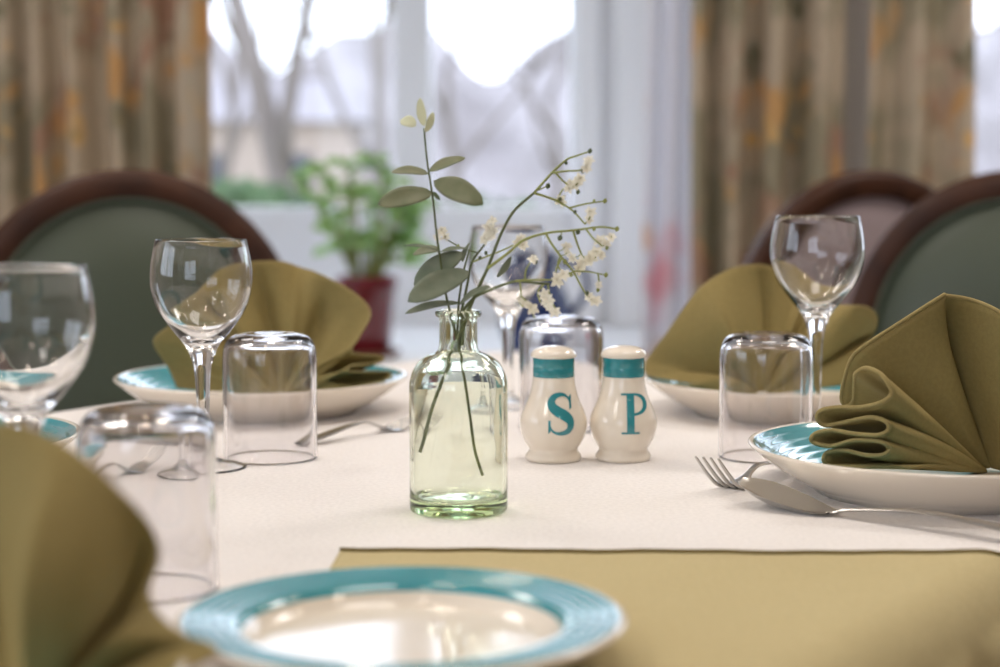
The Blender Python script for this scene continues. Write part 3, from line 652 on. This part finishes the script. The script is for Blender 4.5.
def letter_S(m, cx, z0, H):
    sp = crom([Vector(p).to_3d() for p in ((.27, .71), (.235, .85), (.12, .955), (-.02, .975), (-.16, .925), (-.235, .80), (-.20, .67), (-.06, .56), (.10, .475), (.235, .36), (.265, .22), (.19, .085), (.02, .025), (-.14, .045), (-.25, .145), (-.295, .30))], 6)
    n = len(sp) - 1
    def w(u): return .026 + .066 * max(0, math.sin(math.pi * min(1, max(0, (u - .10) / .80)))) ** 1.1 + .035 * math.exp(-((u - .5) / .2) ** 2)
    def fn(u, v):
        i = min(n - 1, int(u * n)); f = u * n - i; p = sp[i].lerp(sp[i + 1], f); t = (sp[min(n, i + 2)] - sp[max(0, i - 1)]).normalized(); q = (v - .5) * 2 * w(u)
        return p.x - t.y * q, p.y + t.x * q
    LW(m, fn, 90, 4, cx, z0, H)
    LW(m, lambda u, v: (.235 + .07 * v * (1 - u * .1) , .98 - .33 * u - .04 * (1 - v)), 8, 3, cx, z0, H)
    LW(m, lambda u, v: (-.315 + .06 * v, .02 + .33 * u + .05 * v * (1 - u)), 8, 3, cx, z0, H)
def letter_P(m, cx, z0, H):
    LW(m, rectf(-.21, -.015, 0, 1), 5, 20, cx, z0, H); LW(m, rectf(-.345, .125, 0, .05), 10, 2, cx, z0, H); LW(m, rectf(-.345, -.20, .95, 1), 5, 2, cx, z0, H)
    def bowl(u, v):
        a = math.pi / 2 - math.pi * u; ox, oz = .44 * math.cos(a), .27 * math.sin(a); ix, iz = .285 * math.cos(a), .215 * math.sin(a)
        return -.04 + ix + (ox - ix) * v, .73 + iz + (oz - iz) * v
    LW(m, bowl, 30, 4, cx, z0, H); LW(m, rectf(-.06, .0, .945, 1), 3, 2, cx, z0, H); LW(m, rectf(-.06, .0, .46, .515), 3, 2, cx, z0, H)
def shaker(px, y, let, label, off):
    t = thing('shaker', label, 'shaker', (X(px, y), y, TZ), 0, 'salt and pepper shakers')
    b = link('body', lathe(body_p[:3] + bp, 72), M_cream, t); link('band', lathe(band_p, 72), M_tealpaint, t); link('cap', lathe(c2(cap_p[:-1], 3) + [(0, .0914)], 72), M_cream, t)
    m = MB(); let(m, off, .0240, .0312); m.build('letter', M_tealpaint, b); return t
shaker(553.5, 1.412, letter_S, 'cream salt shaker with teal band and letter S', .0050)
shaker(623.5, 1.414, letter_P, 'cream pepper shaker with teal band and letter P', .0076)

# ---------------------------------------------------------------- napkins (fan folds: hem curve ruled to a gathered foot)
def napkin(label, hem, pivot, bulge, n=6, nv=22, th=.0014, spread=.22, creases=()):
    pts = crom([at(a, b, d) for a, b, d in hem], n); N = len(pts) - 1
    pv = at(*pivot); cen = sum(pts, Vector()) / len(pts)
    m = MB(); vs, fs = [], []
    for i, p in enumerate(pts):
        s = i / N; foot = pv + (p - cen) * spread * .4; foot.z = pv.z + (foot.z - pv.z) * .15
        t = (pts[min(N, i + 1)] - pts[max(0, i - 1)]); rd = (foot - p); nn = t.cross(rd); nn = nn.normalized() if nn.length > 1e-9 else Vector((0, -1, 0))
        for j in range(nv + 1):
            q = j / nv; w = p.lerp(foot, q) + nn * (bulge * math.sin(math.pi * q) * (.6 + .4 * math.sin(s * 19)))
            for ci, cw, cv, cp in creases:
                k = math.exp(-abs(i / n - ci) / cw * 1.6)
                if k > .02:
                    x = q / cp if q < cp else (1 - q) / (1 - cp)
                    w = w + Vector(cv) * (k * math.sin(math.pi / 2 * x))
            vs.append(w)
    for i in range(N):
        for j in range(nv): a = i * (nv + 1) + j; fs.append((a, a + nv + 1, a + nv + 2, a + 1))
    m.add(vs, fs); o = m.build('folded_napkin', M_napkin); tag(o, label, 'napkin', 'fan folded olive napkins')
    s = o.modifiers.new('s', 'SOLIDIFY'); s.thickness = th; s.offset = 0
    h = MB(); h.tube([vs[i * (nv + 1)] for i in range(N + 1)], th * .72, 8); h.build('hem', M_nhemlit, o)  # hem tube in the lighter tone, a painted highlight along the pleat edges
    return o
def cr(x, y, d): return (800 + x / 3.03, 280 + y / 3.03, d - .058)
LFd, RFd = 1.292, 1.248                           # depth of the far and the near pleat folds
hemA = [cr(335, 568, 1.26), cr(260, 566, 1.262), cr(150, 566, 1.275), cr(90, 562, LFd), cr(72, 545, LFd), cr(85, 522, LFd), cr(135, 516, 1.28), cr(200, 531, 1.262), cr(252, 530, RFd), cr(270, 511, RFd), cr(245, 490, RFd), cr(165, 486, 1.27), cr(95, 503, 1.285), cr(45, 494, LFd), cr(34, 480, LFd), cr(50, 464, LFd), cr(95, 455, 1.285), cr(165, 466, 1.27), cr(235, 470, RFd), cr(267, 455, RFd), cr(262, 430, RFd), cr(215, 416, 1.26), cr(140, 430, 1.28), cr(80, 440, LFd), cr(54, 424, LFd), cr(60, 398, LFd), cr(110, 386, 1.285), cr(180, 386, 1.27), cr(245, 372, RFd), cr(277, 345, RFd), cr(264, 308, RFd), cr(238, 280, 1.255), cr(200, 267, 1.27), cr(170, 282, 1.285), cr(166, 305, 1.32), cr(162, 365, 1.352), cr(140, 380, 1.358), cr(126, 360, 1.358), cr(134, 305, 1.352), cr(155, 240, 1.343), cr(195, 200, 1.335), cr(310, 125, 1.335), cr(425, 52, 1.34), cr(445, 48, 1.345), cr(525, 62, 1.345), cr(610, 100, 1.33), cr(760, 200, 1.31), cr(860, 330, 1.33), cr(905, 430, 1.33), cr(900, 520, 1.32), cr(800, 560, 1.30)]
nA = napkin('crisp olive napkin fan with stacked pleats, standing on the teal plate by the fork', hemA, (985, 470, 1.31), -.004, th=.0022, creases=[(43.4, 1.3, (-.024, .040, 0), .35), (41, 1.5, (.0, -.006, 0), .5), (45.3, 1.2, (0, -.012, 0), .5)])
hemC = [(372, 389, 1.68), (345, 388, 1.66), (385, 380, 1.70), (388, 372, 1.71), (352, 372, 1.66), (350, 366, 1.66), (380, 362, 1.70), (380, 356, 1.70), (352, 352, 1.67), (360, 335, 1.67), (370, 312, 1.68), (352, 292, 1.69), (318, 274, 1.71), (300, 268, 1.735), (280, 262, 1.72), (250, 263, 1.71), (222, 271, 1.70), (205, 287, 1.69), (196, 305, 1.67), (176, 322, 1.66), (157, 336, 1.67), (155, 346, 1.69), (168, 366, 1.70), (178, 388, 1.69)]
napkin('olive napkin fan on the plate in front of the green chair, beside the red pot', hemC, (285, 391, 1.67), -.010, creases=[(11.6, 1.0, (0, .03, 0), .4), (13, 1, (.0, -.02, 0), .4), (14.8, 1, (0, .03, 0), .4), (16.5, 1, (0, -.015, 0), .4), (18, 1, (0, .03, 0), .4)])
hemB = [(655, 384, 1.70), (700, 385, 1.66), (652, 376, 1.71), (645, 366, 1.72), (650, 356, 1.72), (666, 335, 1.71), (697, 292, 1.70), (727, 271, 1.70), (757, 265, 1.71), (780, 271, 1.73), (800, 286, 1.75), (820, 300, 1.74), (838, 305, 1.70), (853, 306, 1.68), (868, 308, 1.69), (877, 318, 1.70), (872, 336, 1.71), (860, 350, 1.69), (862, 368, 1.68), (850, 384, 1.68)]
napkin('olive napkin fan seen through the upturned tumbler, on the plate past the pepper shaker', hemB, (760, 390, 1.68), -.010, creases=[(6.3, 1.0, (0, -.02, 0), .4), (8.2, .9, (0, .03, 0), .4), (10.2, 1, (0, -.02, 0), .4), (12, 1, (0, .035, 0), .4), (16, 1, (0, .02, 0), .4)])
hemF = [(-190, 640, .70), (-160, 560, .71), (-110, 480, .72), (-50, 432, .715), (0, 424, .70), (45, 436, .69), (85, 462, .685), (120, 494, .69), (148, 525, .70), (158, 556, .715), (148, 588, .72), (156, 614, .715), (185, 637, .71), (216, 651, .705), (170, 675, .69), (120, 690, .68)]
napkin('huge blurred olive napkin in the near corner of the table', hemF, (30, 708, .665), -.012, spread=.5, creases=[(3, 1.4, (0, .03, 0), .5), (5.5, 1.4, (0, -.02, 0), .5), (8, 1.3, (0, .035, 0), .5), (10.6, 1.2, (0, -.02, 0), .5), (12.5, 1, (0, .02, 0), .5)])

# ---------------------------------------------------------------- cutlery
def strip(m, path, widths, thick, up=None, cup=None):
    pts = [Vector(p) for p in path]; n = len(pts); vs, fs = [], []; W = 8
    for side in (1, -1):
        for i, p in enumerate(pts):
            t = (pts[min(n - 1, i + 1)] - pts[max(0, i - 1)]).normalized(); sd = t.cross(Vector((0, 0, 1))).normalized(); nz = sd.cross(t).normalized()
            for k in range(W + 1):
                q = (k / W - .5) * 2; c = (cup[i] if cup else 0)
                th = thick[i] if isinstance(thick, list) else thick
                vs.append(p + sd * (q * widths[i]) + nz * (-c * (1 - q * q) + side * th * .5 * math.sqrt(max(0, 1 - abs(q) ** 3)) + (0 if side > 0 else 0)))
    off = n * (W + 1)
    for i in range(n - 1):
        for k in range(W):
            a = i * (W + 1) + k; fs.append((a, a + 1, a + W + 2, a + W + 1)); b = a + off; fs.append((b, b + W + 1, b + W + 2, b + 1))
    m.add(vs, fs)
    bm = bmesh.new(); return m
def interp(vals, n):
    out = []
    for i in range(n):
        q = i / (n - 1) * (len(vals) - 1); k = min(len(vals) - 2, int(q)); out.append(vals[k] + (vals[k + 1] - vals[k]) * (q - k))
    return out
def fork(label, bend, dirv, lab_group, L=.135, tip_up=.021):
    t = thing('fork', label, 'fork', (bend[0], bend[1], TZ + .0016), 0, lab_group); d = Vector((dirv[0], dirv[1], 0)).normalized(); sd = d.cross(Vector((0, 0, 1)))
    def pt(a, z): return d * a + Vector((0, 0, z))
    m = MB(); pth = crom([pt(-.006, .0004), pt(.006, .0006), pt(.018, .0045), (pt(.034, .0098)), pt(.055, .0095), pt(.085, .0055), pt(L, .0012)], 8); n = len(pth)
    strip(m, pth, interp([.0095, .0115, .0105, .0060, .0032, .0030, .0034, .0042, .0056, .0074, .0082, .0060], n), .0020); m.build('handle', M_steel, t)
    for k in range(4):
        o = (k - 1.5) * .0058; m = MB(); pth = crom([sd * o + pt(-.003, .0004), sd * o + pt(-.014, .0035), sd * o * 1.02 + pt(-.028, tip_up * .5), sd * o * 1.02 + pt(-.044, tip_up)], 6)
        m.tube(pth, [.0019, .0009], 8); m.build('tine', M_steel, t)
    return t
def spoon(label, tip, heel, end, cat='spoon', w=.0195):
    t = thing('spoon', label, cat, (heel[0], heel[1], TZ + .0016)); o = Vector((heel[0], heel[1], TZ + .0016)); tip, end = Vector(tip) - o, Vector(end) - o; h = Vector((0, 0, .0012))
    path = crom([tip, tip.lerp(h, .25) - Vector((0, 0, .0005)), tip.lerp(h, .6) - Vector((0, 0, .001)), h, h.lerp(end, .10) + Vector((0, 0, .0036)), h.lerp(end, .4) + Vector((0, 0, .0085)), h.lerp(end, .75) + Vector((0, 0, .005)), end], 8); n = len(path); nb = 3 * 8 + 2
    m = MB(); ws = [w * max(.05, math.sin(math.pi * (i / nb) ** .8 * .96) ** .6) for i in range(nb)]; m0 = path[:nb]
    strip(m, m0, ws, .0013, cup=[.008 * math.sin(math.pi * i / (nb - 1)) for i in range(nb)]); m.build('bowl', M_steel, t)
    m = MB(); hp = path[nb - 2:]; k = len(hp); strip(m, hp, interp([.0040, .0030, .0030, .0036, .0048, .0066, .0080, .0078, .0050], k), .0024); m.build('handle', M_steel, t); return t
fork('steel fork with its tines pointing up on the white cloth, tucked under the plate rim', (on(735, 488).x, on(735, 488).y), (.56, .83), 'forks', L=.11, tip_up=.026)
spoon('steel spoon lying in front of the teal plate with its bowl leaning on the fork', tuple(on(743, 478, TZ + .017)), tuple(on(829, 516))[:2], tuple(on(1075, 547, TZ + .003)))
fork('blurred fork lying beside the plate with the red pot behind it', (on(392, 431).x, on(392, 431).y), (on(300, 447).x - on(392, 431).x, on(300, 447).y - on(392, 431).y), 'forks', L=.115, tip_up=.010)
fork('blurred fork near the plate at the picture edge, seen through the near tumbler', (on(128, 466).x, on(128, 466).y), (-.55, -.80), 'forks', L=.115)

# ---------------------------------------------------------------- window ledge objects
y = 4.02; pp = thing('potted_plant', 'leafy green plant in a dark red pot on the window ledge', 'plant', (X(367, y), y, SILL + .001))
link('pot', lathe([(0, 0), (.050, 0), (.053, .003), (.066, .150), (.068, .152), (.0705, .156), (.0710, .176), (.0690, .180), (.0655, .180), (.0645, .165), (0, .165)], 48), M_red, pp)
link('saucer', lathe([(0, .0), (.066, .0), (.078, .012), (.076, .014), (.064, .004), (0, .004)], 40), pbr('brown saucer', (.14, .05, .03), .5), pp)
link('soil', lathe([(.064, .168), (.03, .172), (0, .174)], 32), M_soil, pp)
rnd = random.Random(21); st, fo = MB(), MB()
for k in range(26):
    a = rnd.uniform(0, 6.28); rr = rnd.uniform(.02, .22) * (1.0 if k % 3 else .6); hh = rnd.uniform(.24, .45) - rr * .25
    if math.cos(a) < -.3 and k % 2: hh += .02
    b = Vector((rr * math.cos(a), rr * math.sin(a) * .8, hh)); r0 = Vector((.03 * math.cos(a), .03 * math.sin(a), .17)); mid = r0.lerp(b, .5) + Vector((0, 0, .03))
    pth = crom([r0, mid, b], 5); st.tube(pth, [.004, .002], 5)
    for q in range(5):
        a2 = rnd.uniform(0, 6.28); c = pth[-1 - (q % 4)]; d = Vector((math.cos(a2), math.sin(a2), rnd.uniform(-.2, .7))).normalized()
        leaf_mb(fo, c, c + d * rnd.uniform(.045, .075), rnd.uniform(.035, .05), Vector((rnd.uniform(-.4, .4), -.5, 1)), .2, .1, 6)
st.build('stems', M_stemlight, pp); fo.build('foliage', M_plant, pp)
y = 4.05; nb = thing('jug', 'dark blue jug on the window ledge behind the flower sprigs', 'jug', (X(535, y), y, SILL + .001))
link('body', lathe(c2([(.052, 0), (.066, .02), (.082, .07), (.078, .12), (.055, .17), (.045, .2), (.052, .225), (.056, .232)], 3) + [(.053, .232), (.042, .2), (.05, .17), (.07, .12), (.07, .05), (0, .02)], 48, cap0=True), M_navy, nb)
m = MB(); m.tube(crom([(.05, 0, .205), (.10, 0, .20), (.118, 0, .15), (.08, 0, .085)], 8), .009, 10); m.build('handle', M_navy, nb)

# ---------------------------------------------------------------- light
def lamp(x, y, w):
    d = bpy.data.lights.new('downlight', 'AREA'); d.shape = 'DISK'; d.size = .17; d.energy = w; d.color = (1, .84, .68)
    o = bpy.data.objects.new('downlight_lamp', d); COL.objects.link(o)
    f = link('ceiling_light', lathe([(.085, -.004), (.10, -.006), (.115, 0), (.112, .0)], 40), M_fit, None, (x, y, CEIL)); tag(f, 'round white recessed ceiling light', 'ceiling light', 'recessed ceiling lights')
    o.parent = f; o.location = (0, 0, -.012)
for x in (-1.9, -.35, 1.2):
    for y in (-1.2, .35, 1.75, 3.05): lamp(x, y, 2.1)
def panel(x, y, w):  # unseen square panels added as soft fill, carrying most of the room light
    d = bpy.data.lights.new('fill panel lamp', 'AREA'); d.shape = 'SQUARE'; d.size = .58; d.energy = w; d.color = (1, .94, .885)
    o = bpy.data.objects.new('fill_panel_lamp', d); COL.objects.link(o)
    m = MB(); m.box(-.31, .31, -.31, -.295, -.012, 0); m.box(-.31, .31, .295, .31, -.012, 0); m.box(-.31, -.295, -.295, .295, -.012, 0); m.box(.295, .31, -.295, .295, -.012, 0)
    f = m.build('fill_panel', M_fit, None, (x, y, CEIL), smooth=False); tag(f, 'unseen square fill light panel added on the ceiling', 'ceiling light', 'added square fill light panels'); o.parent = f; o.location = (0, 0, -.006)
panel(1.45, 2.3, 17); panel(-1.1, 2.4, 13); panel(.3, 1.1, 8); panel(-1.3, -.5, 10)
w = bpy.data.worlds.new('overcast sky'); S.world = w; w.use_nodes = True; nt = w.node_tree; bg = nt.nodes['Background']
tc = nt.nodes.new('ShaderNodeTexCoord'); n = nt.nodes.new('ShaderNodeTexNoise'); n.inputs['Scale'].default_value = 2.2; n.inputs['Detail'].default_value = 3
cr_ = nt.nodes.new('ShaderNodeMix'); cr_.data_type = 'RGBA'; cr_.inputs[6].default_value = (.70, .80, 1, 1); cr_.inputs[7].default_value = (.88, .93, 1, 1)
nt.links.new(tc.outputs['Generated'], n.inputs['Vector']); nt.links.new(n.outputs[0], cr_.inputs[0]); nt.links.new(cr_.outputs[2], bg.inputs[0]); bg.inputs[1].default_value = 3.5

S.view_settings.view_transform = 'Standard'; S.view_settings.look = 'None'; S.view_settings.gamma = 1; S.view_settings.use_curve_mapping = False
S.view_settings.exposure = .12
c = S.cycles
c.max_bounces = 16; c.transmission_bounces = 16; c.glossy_bounces = 6; c.diffuse_bounces = 4; c.transparent_max_bounces = 12
c.caustics_refractive = True; c.caustics_reflective = True; c.blur_glossy = 0
c.sample_clamp_indirect = 40; c.sample_clamp_direct = 0
c.use_denoising = True
